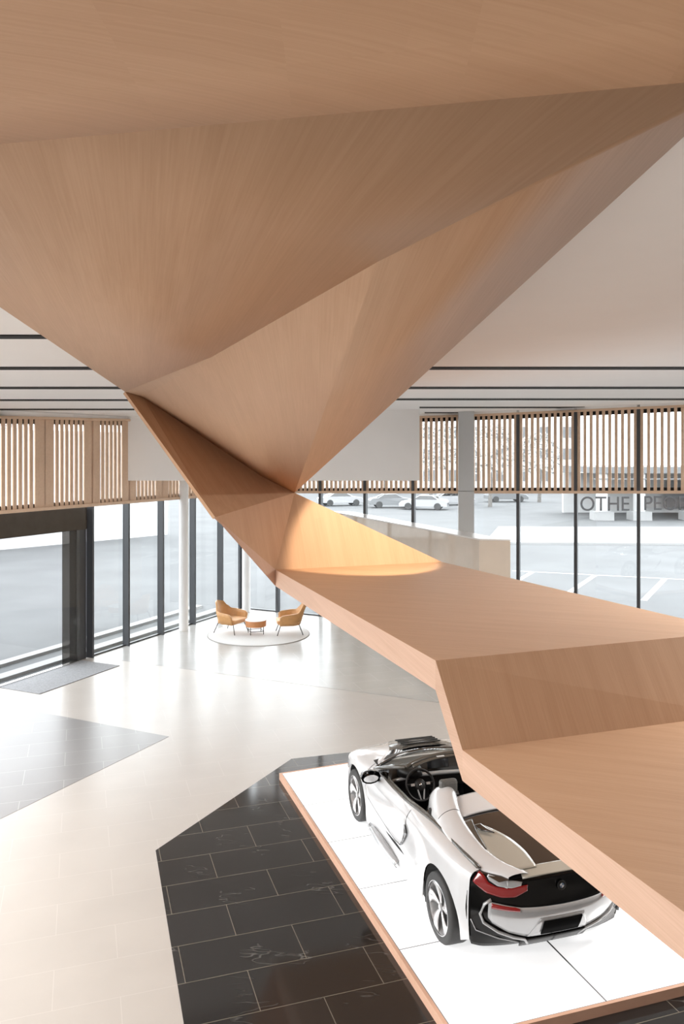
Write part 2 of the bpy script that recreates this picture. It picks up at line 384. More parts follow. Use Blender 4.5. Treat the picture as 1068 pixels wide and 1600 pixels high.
# slatted timber screens
def screen(label, pt, D, inward, t_edges, zb, zt, pitch, sw, sd, off, gaps=(), skip=None, name='timber_screen'):
    c = pt((t_edges[0]+t_edges[-1])/2)
    root = empty(name, (c.x, c.y, 0), label=label, cat='timber screen')
    ang = math.atan2(D.y, D.x); org = Vector((c.x, c.y))
    def rail(z0f, z1f, nm):
        rows = []; mb = MB(); n = 14
        for i in range(n+1):
            t = t_edges[0] + (t_edges[-1]-t_edges[0])*i/n
            p = pt(t)+inward*off-org; q = pt(t)+inward*(off+sd+0.06)-org
            rows.append([(p.x,p.y,z0f(t)),(q.x,q.y,z0f(t)),(q.x,q.y,z1f(t)),(p.x,p.y,z1f(t))])
        mb.grid(rows, close=True); mb.f.append((0,1,2,3)); k = len(mb.v)-4; mb.f.append((k+3,k+2,k+1,k))
        mb.build(nm, M_slat, root, bevel=0.004)
    rail(lambda t: zb(t), lambda t: zb(t)+0.075, 'bottom_rail')
    rail(lambda t: zt(t)-0.06, lambda t: zt(t), 'top_rail')
    # two dark steel carriers behind the slats, near the ends
    for f0, f1 in ((0.075, 0.16), (-0.17, -0.06)):
        rows = []; mb = MB()
        for i in range(9):
            t = t_edges[0] + (t_edges[-1]-t_edges[0])*i/8
            p = pt(t)+inward*(off-0.02)-org; q = pt(t)+inward*(off+0.01)-org
            b = zb(t) if f0 > 0 else zt(t)
            rows.append([(p.x,p.y,b+f0),(q.x,q.y,b+f0),(q.x,q.y,b+f1),(p.x,p.y,b+f1)])
        mb.grid(rows, close=True); mb.f.append((0,1,2,3)); k = len(mb.v)-4; mb.f.append((k+3,k+2,k+1,k))
        mb.build('carrier_rail', M_slot, root)
    for t0, t1 in zip(t_edges, t_edges[1:]):
        mb = MB(); n = max(2, round((t1-t0)/pitch))
        for i in range(n):
            t = t0 + (t1-t0)*(i+0.5)/n
            w = sw*(2.1 if (i in (0, n-1) and skip != 'even') else 1)
            p = pt(t)+inward*(off+sd/2)-org
            z0, z1 = zb(t)+0.07, zt(t)-0.055
            mb.box((p.x, p.y, (z0+z1)/2), (w, sd, z1-z0), ang)
        mb.build('slat_panel', M_slat, root)
    return root
# left: bottom 3.79, top rising 5.92 -> 6.0
zbL = lambda t: 3.79
ztL = lambda t: 5.985 + 0.025*t
le = [tl(-420), tl(-250), tl(-120), tl(-30), tl(58), tl(133), tl(191), tl(243), tl(298), tl(341), TC-0.45]
screen('vertical oak slat screen over the dark entrance and the left windows', pl, LD, inL, le, zbL, ztL, 0.157, 0.100, 0.035, 0.20)
strip_wall('wall_left', pl, [(t, ztL(t)-0.0, ceil_z(pl(t).x)) for t in (-30,-10,tl(0),tl(191),TC)], M_white, 0.12, 0.12)
bar = lambda t: zpx(pr(t), lerp(t, [(0,770.5),(tr(1068),771.0),(tr(1068)+9,771.5)])) - 0.0
def topR(t):
    x = HX + F*pr(t).x/pr(t).y
    z = zpx(pr(t), lerp(x, [(380,655),(655,650.5),(749,647.5),(1068,633),(1500,612)]))
    return min(z, ceil_z(pr(t).x)-0.005)
screen('vertical oak slat screen above the right hand windows and the car park', pr, RD, inR, [rt[0]+0.6]+rt[1:-1], bar, topR, 0.158, 0.078, 0.06, 0.03, skip='even')
strip_wall('wall_right', pr, [(t, topR(t)+0.002, ceil_z(pr(t).x)) for t in [rt[0]]+[tr(x) for x in (500,655,749,860,1068,1495)]], M_white, 0.03, 0.1, inward=inR)

# columns
p = on_z(287, 985, 0); Lc = MB().lathe([(0.135,0),(0.135,ceil_z(p.x))], (p.x,p.y,0), 32).build('round_column', M_col, smooth=True)
tag(Lc, 'slim round white column by the left windows, nearer of the two round ones', 'column')
p = on_z(384.5, 956, 0); Lc = MB().lathe([(0.135,0),(0.135,ceil_z(p.x))], (p.x,p.y,0), 32).build('round_column', M_col, smooth=True)
tag(Lc, 'slim round white column in the corner behind the tan armchairs', 'column')
tcx = tr(734); p = pr(tcx) + inR*0.42
sq = empty('square_column', (p.x, p.y, 0), label='square pale grey clad column in front of the right windows', cat='column')
hh = ceil_z(p.x)
MB().box((0,0,2.02),(0.44,0.36,4.04), math.radians(-6)).build('lower_cladding', M_colg, sq, bevel=0.006)
MB().box((0,0,(hh+4.05)/2),(0.44,0.36,hh-4.05), math.radians(-6)).build('upper_cladding', M_colg, sq, bevel=0.006)

# ------------------------------------------------------------------ entrance
door = empty('door_1', (0,0,0), kind='structure')
angL = math.atan2(LD.y, LD.x)
def wall_box(t0, t1, z0, z1, off, th, nm, m, parent, bev=0):
    c = pl((t0+t1)/2)+inL*(off+th/2)
    return MB().box((c.x,c.y,(z0+z1)/2),(t1-t0,th,z1-z0),angL).build(nm, m, parent, bevel=bev)
tD = tl(133)
wall_box(tl(-600), tD, 3.22, 3.79, -0.30, 0.36, 'door_header', M_header, door, 0.01)
wall_box(tl(97)-0.0, tl(118), 0.02, 3.22, 0.0, 0.03, 'side_panel', M_tint, door)
wall_box(tl(118), tl(133), 0.0, 3.22, -0.20, 0.24, 'door_jamb', M_frame, door, 0.006)
wall_box(tl(88), tl(120), 0.03, 3.22, 0.08, 0.014, 'sliding_leaf', M_dglass, door)
wall_box(tl(-160), tl(88), 0.03, 3.22, 0.06, 0.014, 'glass_leaf', M_dglass, door)
wall_box(tl(-600), tl(-160), 0.03, 3.22, 0.06, 0.014, 'glass_leaf', M_dglass, door)
wall_box(tl(-160)-0.03, tl(-160)+0.03, 0.0, 3.22, 0.04, 0.06, 'door_post', M_frame, door)
wall_box(tl(-600), tl(118), 0.0, 0.03, 0.03, 0.10, 'threshold', M_chrome, door)
mm = MB().prism([g(-5,1074), g(124,1032), g(187,1040.5), g(62,1085)], 0.0, 0.014).build('entrance_mat', M_mat, bevel=0.003)
tag(mm, 'flat charcoal grey entrance mat in front of the glass door', 'doormat')

# ------------------------------------------------------------------ stone partition behind the deck
zt_ = 3.36
A1 = on_z(748,842,zt_); A2 = on_z(797,843,zt_); A3 = on_z(547,799,zt_); dd = (A3-A2); A4 = A1+dd
base = [(A1.x,A1.y),(A2.x,A2.y),(A3.x,A3.y),(A4.x,A4.y)]
part = empty('stone_partition', (A1.x, A1.y, 0), label='long glossy beige stone partition behind the raised timber deck', cat='partition')
loc = [(x-A1.x, y-A1.y) for x, y in base]
MB().prism(loc, 0, zt_-0.03).build('stone_body', M_stone, part, bevel=0.004)
MB().prism(loc, zt_-0.029, zt_).build('stone_top', M_stone_top, part, bevel=0.003)

# ------------------------------------------------------------------ timber ribbon
def set_uv(o, gdir):
    me = o.data; uv = me.uv_layers.new(name='UVMap')
    gd = Vector(gdir).normalized()
    for p in me.polygons:
        n = p.normal; u = (gd - n*gd.dot(n))
        if u.length < 1e-3: u = Vector((1,0,0))
        u.normalize(); v = n.cross(u)
        for li in p.loop_indices:
            co = me.vertices[me.loops[li].vertex_index].co
            uv.data[li].uv = (co.dot(u), co.dot(v))
rib = empty('timber_ribbon', (0,0,0), label='huge folded oak veneer ribbon dropping from the ceiling into a raised deck over the car', cat='canopy')
def patch(name, quads, gdir, m=M_wood, th=0.0, solid=0.10, smooth=False):
    mb = MB()
    for q in quads: mb.add(q, [tuple(range(len(q)))])
    o = mb.build(name, m, rib)
    me = o.data
    # make every face look at the viewer's side, thickness grows away from it
    bm = bmesh.new(); bm.from_mesh(me)
    for f in bm.faces:
        if f.normal.dot(Vector((0,0,EYE)) - f.calc_center_median()) < 0: f.normal_flip()
    bm.to_mesh(me); bm.free()
    set_uv(o, gdir)
    if smooth:
        for p in me.polygons: p.use_smooth = True
    if solid:
        mod = o.modifiers.new('t', 'SOLIDIFY'); mod.thickness = solid; mod.offset = -1
    return o
A = at(195,612,11.5); Cn = at(460,770,13.0); B = at(336,808,11.5)
D = on_z(430,890,3.25); E = on_z(480,888,3.25); Ff = on_z(690,878,3.25)
G1 = at(0,225,2.6); G2 = at(1160,121,1.53)
Lz = on_ceil(0,480); R1 = on_ceil(1068,212)
G1e = G1 + (G1-G2)*0.30; G2e = G2 + (G2-G1)*0.35
Le = Vector((-2.35, 3.3, 6.14))
Me = at(590,409,3.12)
# canopy underside: upper plane, middle plane, lower plane
T1 = Vector((G1e.x, 0.1, 5.93)); T2 = Vector((G2e.x, 0.1, 6.16))
def soff(a_, b_): return G1e.lerp(G2e, a_).lerp(T1.lerp(T2, a_), b_)
patch('canopy_soffit', [[soff(i/8, j/8), soff((i+1)/8, j/8), soff((i+1)/8, (j+1)/8), soff(i/8, (j+1)/8)] for i in range(8) for j in range(8)], (1,0.12,0), smooth=True)
def tri_fan(poly): return [[poly[0], poly[i], poly[i+1]] for i in range(1, len(poly)-1)]
Q1 = at(330,558,6.5)
mid_quads = [[G1e, Le, Lz],[G1e, Lz, G1],[G1, Lz, A],[G1, A, Q1],[G1, Q1, Me],[G1, Me, G2]]
o = patch('canopy_middle', mid_quads, (-0.25,1,0), smooth=True)
# lower plane of the canopy, edge A..C follows a soft curve
edge_px = [(195,612),(222,620),(262,646),(310,678),(360,712),(410,745),(460,770)]
ed = [at(x, y, 11.5+1.5*((x-195)/265)) for x, y in edge_px]
R2 = at(1150,138.5,2.5)
q = []
right = [R2] ; 
# ruled rows between crease (G2..Me..Q1..A) and right edge (R2..Cn)
def polyl(ps, t):
    s = [0]
    for a_, b_ in zip(ps, ps[1:]): s.append(s[-1]+1)
    k = t*s[-1]; i = min(int(k), len(ps)-2); return ps[i].lerp(ps[i+1], k-i)
lowq = [[G2, R2, Me]]
N_ = 14
# between Me->A (crease) and R2->Cn
low_rows = []
re = [R2.lerp(Cn, i/N_) for i in range(N_+1)]
cr = [Me, Q1, A]
for i in range(N_):
    pass
fan = [[Me, R2, Cn], [Me, Cn, Q1]]
for a_, b_ in zip(ed[::-1], ed[::-1][1:]): fan.append([Q1, a_, b_])
patch('canopy_lower', [[G2, R2, Me]]+fan, (-0.05,1,-0.2), smooth=True)
patch('ribbon_neck', [[ed[i], ed[i+1], B] for i in range(len(ed)-1)], (0.5,0.1,-1), solid=0.06)
patch('ribbon_fold', [[B, Cn, D]], (0.1,0.2,-1), solid=0.05)
patch('ribbon_fold', [[Cn, E, D]], (0.05,0.1,-1), solid=0.05)
mid_top = Cn.lerp(Ff, 0.5); 
patch('ribbon_wall', [[Cn, E, Ff]], (0.1,0.0,-1), solid=0.06)
# decks
P1 = on_z(680,1032,3.25); P2 = on_z(1068,995,3.25); P2 = P1+(P2-P1)*1.25; P3 = on_z(1068,967,3.25); P3 = Ff+(P3-Ff)*1.15
TH = 0.26; dz = Vector((0,0,-TH))
zl = 2.55
K1 = on_z(722,1172,zl); K2 = on_z(1068,1127,zl); K2 = K1+(K2-K1)*1.25
J1 = on_z(1068,1425,zl); J1 = K1+(J1-K1)*1.5; J2 = J1+(K2-K1)*0.9
def slab(name, top, gdir, m=M_wood):
    bot = [p+dz for p in top]; n = len(top); mb = MB()
    mb.add(top+bot, [tuple(range(n)), tuple(range(n,2*n))[::-1]])
    o = mb.build(name, m, rib); set_uv(o, gdir); return o
slab('upper_deck', [D, P1, P2, P3, Ff, E], (1,-0.35,0))
slab('deck_riser', [P1, K1, K2, P2], (0.25,-0.4,-1))
slab('lower_deck', [K1, J1, J2, K2], (1,-0.35,0))
# edge fascia: down the left side of the folded slab
fas = [D, P1, K1, J1]; mb = MB()
mb.add([p for p in fas]+[p+dz for p in fas], [(0,1,5,4),(1,2,6,5),(2,3,7,6)])
o = mb.build('edge_fascia', M_fascia, rib); set_uv(o, (0.5,-0.8,-0.1))
Eb = at(428,918,D.y)
o = MB().add([B, D, D+dz, B+Vector((0.02,0,-0.03))], [(0,1,2,3)]).build('edge_fascia', M_fascia, rib); set_uv(o, (0.4,0.3,-1))
# closing faces: far edge of decks
mb = MB(); far = [E, Ff, P3, P2]
mb.add(far+[p+dz for p in far], [(0,1,5,4),(1,2,6,5),(2,3,7,6)])
o = mb.build('edge_fascia', M_fascia, rib); set_uv(o, (1,-0.5,0))

# ------------------------------------------------------------------ luminous platform
HP = 0.10
u = Vector((0.95,0.313,0)).normalized(); w = Vector((-0.313,0.95,0)).normalized()
a0 = on_z(436,1208,HP)
v1 = on_z(619,1487,HP); wl = (v1-a0).normalized(); 
ul = (on_z(1068,1540,HP)-on_z(835,1597,HP)).normalized()
# front corner where the left edge meets the front edge
def isect(p, d, q, e):
    den = d.x*e.y-d.y*e.x; s = ((q.x-p.x)*e.y-(q.y-p.y)*e.x)/den; return p+d*s
fl = isect(a0, wl, on_z(1068,1540,HP), ul)
wid = 5.2; ub = (on_z(540,1192,HP)-a0).normalized()
fr = fl+ul*wid; br_ = a0+ub*wid
plat = empty('display_platform', (a0.x, a0.y, 0), label='low platform of glowing white panels with a copper coloured edge under the car', cat='platform')
o3 = Vector((a0.x,a0.y,0)); q = [v-o3 for v in (a0, fl, fr, br_)]
def inset(q, d):
    c = sum(q, Vector())/4; out = []
    for i in range(4):
        p0, p1, p2 = q[i-1], q[i], q[(i+1)%4]
        e1 = (p0-p1).normalized(); e2 = (p2-p1).normalized(); s = e1.cross(e2).length
        out.append(p1+(e1+e2)*d/s)
    return out
qi = inset(q, 0.035)
mb = MB()
for i in range(4):
    j = (i+1)%4; a_, b_, c_, d_ = q[i], q[j], qi[j], qi[i]
    zz = Vector((0,0,HP-0.0))
    mb.hexa([Vector((v.x,v.y,0.004)) for v in (a_,b_,c_,d_)], [Vector((v.x,v.y,HP)) for v in (a_,b_,c_,d_)])
mb.build('copper_edge', M_fascia if False else wood_mat('copper_veneer',(0.60,0.36,0.25),(0.70,0.44,0.32),uv=False,sv=4), plat)
# panels: rows along the left edge read from the joints
def frac(px, py): return ((on_z(px,py,HP)-a0).length/((fl-a0).length))
fr_s = [0, frac(472,1258), frac(512,1316), frac(559,1390), frac(619,1487), 1.0]
fr_c = [0, 0.28, 0.62, 1.0]
zc = HP+0.001
Pp = lambda s, t: qi[0].lerp(qi[1], s).lerp(qi[3].lerp(qi[2], s), t)
cen = isect(on_z(856,1474,HP), (on_z(940,1560,HP)-on_z(856,1474,HP)), fl, ul); tc0 = (cen-fl).length/wid
fr_c = [0, tc0, min(1, 2*tc0), 1.0] if 2*tc0 < 0.95 else [0, tc0, 1.0]
gdir_ = Matrix.Identity(3)
for i in range(len(fr_s)-1):
    for j in range(len(fr_c)-1):
        s0, s1, t0, t1 = fr_s[i]+0.0012, fr_s[i+1]-0.0012, fr_c[j]+0.002, fr_c[j+1]-0.002
        c = [Pp(s0,t0), Pp(s1,t0), Pp(s1,t1), Pp(s0,t1)]
        MB().hexa([Vector((v.x,v.y,0.05)) for v in c], [Vector((v.x,v.y,HP)) for v in c]).build('light_panel', M_panel, plat)
MB().prism([(v.x,v.y) for v in qi], 0.01, 0.0985).build('panel_base', mat('joint_grey',(0.22,0.22,0.23),0.6), plat)

# ------------------------------------------------------------------ lounge furniture
rugc = at(404,990,22.45); rc = (rugc.x, 22.45)
rg = empty('round_rug', (rc[0], rc[1], 0.003), label='round pale grey rug under the two tan armchairs', cat='rug')
MB().lathe([(0.001,0.012),(1.42,0.012),(1.42,0)], seg=64).build('rug_pile', M_rug, rg)
MB().lathe([(1.42,0),(1.42,0.013),(1.445,0.013),(1.445,0)], seg=64).build('rug_binding', M_rugedge, rg)
ZR = 0.021
def armchair(loc, rz, label, back_h=0.86):
    r = empty('lounge_armchair', loc, rz, label=label, cat='armchair', group='tan lounge armchairs')
    # front is +y. shell: a wrapped band whose height rises to the back
    n = 36; rows_o = []
    for i in range(n+1):
        s = -1 + 2*i/n                     # -1 left front .. 0 back .. 1 right front
        a_ = s*PI*0.60
        x = 0.36*math.sin(a_)*1.0; y = -0.30*math.cos(a_)
        k = abs(s)
        if k > 0.62: y = -0.30*math.cos(0.62*PI*0.6) + (k-0.62)*1.18; x = math.copysign(0.365, s)
        top = lerp(k, [(0,back_h),(0.28,back_h-0.03),(0.42,0.70),(0.52,0.62),(0.8,0.58),(0.94,0.56),(1.0,0.50)])
        flare = 1.06
        rows_o.append([Vector((x*0.88, y*0.92+0.02, 0.27)), Vector((x*1.0, y, 0.40)), Vector((x*flare, (y*1.15 if y < 0 else y)-0.02*(1-k), 0.40+(top-0.40)*0.5)), Vector((x*(1.08 if k > .4 else 0.92), (y*1.25 if y < 0 else y)-0.10*max(0,(0.45-k))*2, top))])
    MB().grid(rows_o).build('shell', M_tan, r, smooth=True, solid=0.045, solid_off=0)
    MB().box((0,0.09,0.35),(0.60,0.62,0.11)).build('seat_cushion', M_tan2, r, bevel=0.035)
    MB().box((0,0.06,0.285),(0.56,0.56,0.04)).build('seat_base', M_tan, r, bevel=0.015)
    for sx in (-1,1):
        for sy, fy in ((1,0.30),(-1,-0.22)):
            MB().tube([(sx*0.26,fy,0.28),(sx*0.33,fy+sy*0.10,0.0)], 0.012, 8).build('leg', M_leg, r)
    MB().tube([(-0.27,-0.22,0.262),(0.27,-0.22,0.262)],0.01,6).build('cross_bar', M_leg, r)
    return r
pA = on_z(359,988,0); armchair((pA.x,pA.y,ZR), math.radians(-118), 'tan leather armchair left of the low round table on the pale rug')
pB = on_z(454,990,0); armchair((pB.x,pB.y,ZR), math.radians(98), 'tan leather armchair right of the low round table, seen from its side')
pT = on_z(399.5,991,0)
tb = empty('coffee_table', (pT.x,pT.y,ZR), label='low round table with rust leather drum side between two tan armchairs', cat='side table')
MB().lathe([(0.001,0.40),(0.29,0.40),(0.30,0.395),(0.30,0.385)], seg=40).build('table_top', M_white, tb, smooth=True, angle=40)
MB().lathe([(0.298,0.384),(0.30,0.38),(0.29,0.22),(0.27,0.21),(0.001,0.21)], seg=40).build('drum', M_rust, tb, smooth=True, angle=40)
for k in range(4):
    a_ = PI/4+k*PI/2+0.3
    MB().tube([(0.26*math.cos(a_),0.26*math.sin(a_),0.22),(0.26*math.cos(a_),0.26*math.sin(a_),0.0)],0.010,8).build('leg', M_leg, tb)
ring = [(0.26*math.cos(PI/4+k*PI/2+0.3),0.26*math.sin(PI/4+k*PI/2+0.3),0.09) for k in range(5)]
for k in range(4): MB().tube([ring[k],ring[k+1]],0.008,6).build('stretcher', M_leg, tb)

# ------------------------------------------------------------------ outside
gr = MB().box((0,60,-0.16),(260,260,0.1)).build('ground', M_asph); tag(gr, kind='structure')
def flat(poly, m, z, name, label=None, cat=None, group=None, kind=None):
    o = MB().prism([tuple(p) for p in poly], -0.12, z).build(name, m)
    return tag(o, label, cat, group, kind)
def strip(px0, px1, wd, m, name, **k):
    a_, b_ = on_z(*px0, -0.1).xy, on_z(*px1, -0.1).xy; d = (b_-a_).normalized(); nrm = Vector((-d.y, d.x))*wd/2
    return flat([a_-nrm, b_-nrm, b_+nrm, a_+nrm], m, -0.098, name, **k)
mk = MB()
for px0, px1, wd in (((800,891.5),(1180,911),0.14),((832,893),(800,912),0.22),((930,898),(880,931),0.22),((1039,903),(1005,938),0.22),((1150,909),(1120,942),0.22)):
    a_, b_ = on_z(*px0, -0.1).xy, on_z(*px1, -0.1).xy; d = (b_-a_).normalized(); nrm = Vector((-d.y, d.x))*wd/2
    mk.prism([tuple(v) for v in (a_-nrm, b_-nrm, b_+nrm, a_+nrm)], -0.109, -0.104)
tag(mk.build('bay_marking', M_line), kind='structure')
g0 = lambda x, y: tuple(on_z(x, y, -0.1).xy)
flat([g0(757,850),g0(1200,853),g0(1400,826),g0(778,825.5)], M_pave, 0.02, 'pavement', kind='structure')
flat([g0(822,825),g0(930,806),g0(932,828)], M_asph2, -0.09, 'pavement', kind='structure')
# kerb strips outside left facade
for k, (o_, wd, m) in enumerate(((-0.5,0.35,M_pave),(-1.5,0.3,M_pave))):
    p0, p1 = pl(-28)+inL*o_, pl(TC)+inL*o_; q1, q0 = pl(TC)+inL*(o_-wd), pl(-28)+inL*(o_-wd)
    flat([p0,p1,q1,q0], m, -0.03, 'kerb', kind='structure')
# white hoarding along the road on the left
hA, hB = on_z(-500,905,-0.1).xy, on_z(262,835,-0.1).xy
dirh = (hB-hA).normalized(); nh = Vector((-dirh.y,dirh.x))*0.3
hoard = MB().prism([hA,hB,hB+nh,hA+nh], -0.12, 6.5).build('site_hoarding', M_outw)
tag(hoard, 'tall plain white boundary wall across the road on the left', 'boundary wall')
# building with lettering
bY = 62.0
bl = empty('pavilion', (27,bY,0), label='pale pavilion with dark lettering and white columns across the car park', cat='building')
MB().box((6,6,3.9),(26,10,0.5)).build('roof', M_outg, bl)
MB().box((6,10,1.7),(26,0.4,3.6)).build('rear_wall', M_outw, bl)
MB().box((6,1.0,3.2),(26,0.1,0.10)).build('sign_rail', M_outg, bl)
for x_ in (-6.2,-3.2,1.0,4.8,8.6,12.8):
    MB().box((x_,1.6,1.8),(0.7,0.7,3.75)).build('column', M_outw, bl)
    MB().box((x_,1.6,0.25),(1.5,1.5,0.7)).build('plinth', M_pave, bl)
MB().box((8,9,1.6),(12,0.1,2.4)).build('glazing', M_outg, bl)
def text(body, x, y, z, size, m, parent, name, sx=1):
    c = bpy.data.curves.new(name, 'FONT'); c.body = body; c.size = size; c.extrude = 0.03; c.align_x = 'LEFT'
    t = bpy.data.objects.new(name, c); COL.objects.link(t)
    dg = bpy.context.evaluated_depsgraph_get(); me = bpy.data.meshes.new_from_object(t.evaluated_get(dg)); bpy.data.objects.remove(t)
    me.materials.append(m) if not me.materials else None
    o = bpy.data.objects.new(name, me); COL.objects.link(o); o.parent = parent; o.location = (x,y,z); o.rotation_euler = (PI/2,0,0); o.scale = (sx,1,1)
    return o
pt0 = at(905,798,bY+0.6); pt1 = at(1004,797,bY+0.6)
for body, p_ in (('OTHE', pt0), ('PEOPLE', pt1)):
    text(body, p_.x-27, 0.6, p_.z, 1.62, M_outl, bl, 'sign_lettering', 0.92)

def saloon(loc, rz, label, m):
    r = empty('parked_car', loc, rz, label=label, cat='car', group='cars parked outside')
    prof = [(-2.3,.35),(-2.32,.75),(-2.1,.95),(-1.55,1.02),(-0.9,1.38),(0.3,1.42),(1.05,1.0),(2.0,.85),(2.3,.6),(2.3,.3)]
    rows = []
    for k, s in enumerate((-1,-0.96,-0.8,0.8,0.96,1)):
        sh = [1.0,1,1,1,1,1.0][k]
        rows.append([Vector((x*(0.985 if abs(s)==1 else 1), s*0.9*(1 if z < 1.03 else (0.78 if abs(s) > .9 else 0.9)), z*(0.99 if abs(s)==1 else 1))) for x, z in prof])
    mb = MB().grid(rows)
    for row in (rows[0], rows[-1]): mb.add(row, [tuple(range(len(row)))])
    mb.add([rows[0][0],rows[-1][0],rows[-1][-1],rows[0][-1]],[(0,1,2,3)])
    mb.build('body', m, r, bevel=0.03)
    win = [(-1.42,1.0),(-0.86,1.33),(0.28,1.36),(0.9,1.0)]
    for s in (-1,1):
        MB().add([Vector((x, s*(0.91 if z < 1.03 else 0.735), z)) for x, z in win], [(0,1,2,3)]).build('side_window', M_gloss, r, solid=0.02, solid_off=0)
        for x in (-1.4,1.4):
            wv = MB(); 
            prof_w = [(0.0,-.1),(.33,-.1),(.34,-.06),(.34,.06),(.33,.1),(0.0,.1)]
            rws = [[(x+rr*math.cos(2*PI*k/20), s*0.84+yy, .34+rr*math.sin(2*PI*k/20)) for k in range(20)] for rr, yy in prof_w]
            wv.grid(rws, close=True).build('wheel', M_tyre, r, smooth=True, angle=40)
    MB().add([Vector((-1.62,-.6,1.04)),Vector((-1.62,.6,1.04)),Vector((-.95,.55,1.37)),Vector((-.95,-.55,1.37))],[(0,1,2,3)]).build('rear_window', M_gloss, r, solid=0.02, solid_off=0)
    MB().add([Vector((1.0,-.62,1.02)),Vector((1.0,.62,1.02)),Vector((.38,.55,1.41)),Vector((.38,-.55,1.41))],[(0,1,2,3)]).build('windscreen', M_gloss, r, solid=0.02, solid_off=0)
    return r
M_cw = mat('parked_white', (0.35,0.35,0.36), 0.3, coat=1); M_cs = mat('parked_silver', (0.17,0.175,0.18), 0.3, coat=1)
for (px, py, rz, lab, m_) in ((612,793,0.10,'grey saloon car parked outside, nearest the bulkhead end of the screen',M_cs),(662,796,2.9,'white saloon car parked outside, left of the square column',M_cw),(705,789,0.2,'white saloon car parked outside, just left of the square column',M_cw),(790,784,0.1,'silver saloon car parked outside, right of the square column',M_cs),(532,790,0.3,'white saloon car parked far outside, beside the timber ribbon',M_cw)):
    p_ = on_z(px, py, -0.11); saloon((p_.x,p_.y,-0.11), rz, lab, m_)
# far terrace building and trees
bld = empty('apartment_building', (14,118,0), label='pale low apartment building far beyond the parked cars', cat='building')
MB().box((0,0,5),(40,8,11)).build('wall', M_outw, bld)
for r_ in range(3):
    for c_ in range(12):
        MB().box((-18+c_*3.3,-4.02,2.2+r_*3.1),(1.6,0.06,1.6)).build('window', M_outg, bld)
def tree(px, Y, h, label):
    X = (px-HX)*Y/F
    r = empty('street_tree', (X,Y,-0.11), label=label, cat='tree', group='trees beyond the car park')
    MB().tube([(0,0,0),(0.1,0,h*0.3),(0,0.1,h*0.6)],[0.22,0.16,0.1],8).build('trunk', M_bark, r)
    rd = random.Random(int(px)); mb = MB()
    for k in range(900):
        a_ = rd.uniform(0,2*PI); e_ = rd.uniform(-0.9,1.3); q_ = rd.uniform(0.5,1)**0.5*h*0.3
        c_ = Vector((math.cos(a_)*math.cos(e_)*q_, math.sin(a_)*math.cos(e_)*q_, h*0.65+math.sin(e_)*q_*1.1)); s_ = rd.uniform(0.12,0.3)
        d1 = Vector((rd.uniform(-1,1),rd.uniform(-1,1),rd.uniform(-1,1))).normalized()*s_; d2 = d1.cross(Vector((rd.uniform(-1,1),rd.uniform(-1,1),1))).normalized()*s_
        mb.add([c_-d1, c_-d2*.6, c_+d1, c_+d2*.6],[(0,1,2,3)])
    mb.build('foliage', M_tree, r)
for px, Y, h, lab in ((672,85,9,'pale leafy tree seen through the slats left of the square column'),(765,80,8.5,'pale leafy tree seen through the slats right of the square column'),(705,95,10,'tall pale tree seen behind the square column'),(842,88,8,'pale leafy tree seen through the second slat bay from the column'),(600,90,8,'pale tree seen under the bulkhead edge'),(20,62,8,'pale tree seen through the slats over the entrance'),(110,70,7.5,'pale tree seen through the slats left of the bulkhead')):
    tree(px, Y, h, lab)

# ------------------------------------------------------------------ the white roadster
FW = Vector((-0.29,0.957)).normalized(); car_rz = math.atan2(FW.y, FW.x)-PI/2
CO = Vector((1.875, 8.37))
car = empty('sports_roadster', (CO.x, CO.y, HP+0.001), car_rz, label='white open top sports roadster on the glowing platform under the timber deck', cat='car')
#  x right, y forward (rear axle at 0), z up
wid_t = [(-.52,.87),(-.38,.925),(-.2,.955),(0,.97),(.4,.965),(.9,.925),(1.4,.895),(2.0,.905),(2.5,.945),(2.8,.958),(3.1,.94),(3.4,.86),(3.6,.72),(3.78,.45)]
zs_t = [(-.52,.915),(-.3,.945),(0,.955),(.4,.93),(.9,.86),(1.4,.80),(2.0,.79),(2.5,.83),(2.8,.845),(3.1,.80),(3.4,.70),(3.6,.6),(3.78,.5)]
xi_t = [(-.52,.735),(-.3,.775),(0,.79),(.4,.79),(.9,.80),(1.4,.80),(2.1,.80),(2.4,.70),(2.6,.56),(2.9,.46),(3.2,.42),(3.5,.34),(3.78,.12)]
zi_t = [(-.52,.955),(-.3,.985),(0,1.0),(.4,.99),(.9,.94),(1.4,.885),(2.1,.90),(2.4,.93),(2.6,.93),(2.9,.90),(3.2,.83),(3.5,.73),(3.78,.58)]
RW = 0.335; RA = 0.41
ARCH = [(0.0, RA), (2.8, RA-0.01)]
def zlow(y):
    z = lerp(y, [(-.52,.30),(-.42,.24),(0,.16),(2.8,.16),(3.3,.17),(3.78,.22)])
    for yc, R in ARCH:
        if abs(y-yc) < R: z = max(z, RW+math.sqrt(max(0, R*R-(y-yc)**2)))
    return z
ys = set(round(-.52+4.3*i/86, 4) for i in range(87))
ys = [y for y in ys if all(abs(abs(y-yc)-R) > 0.012 for yc, R in ARCH)]
for yc, R in ARCH:
    for s in (-1,1):
        ys += [yc+s*(R-0.0005), yc+s*(R+0.0005), yc+s*(R-0.012), yc+s*(R-0.035)]
ys = sorted(ys)
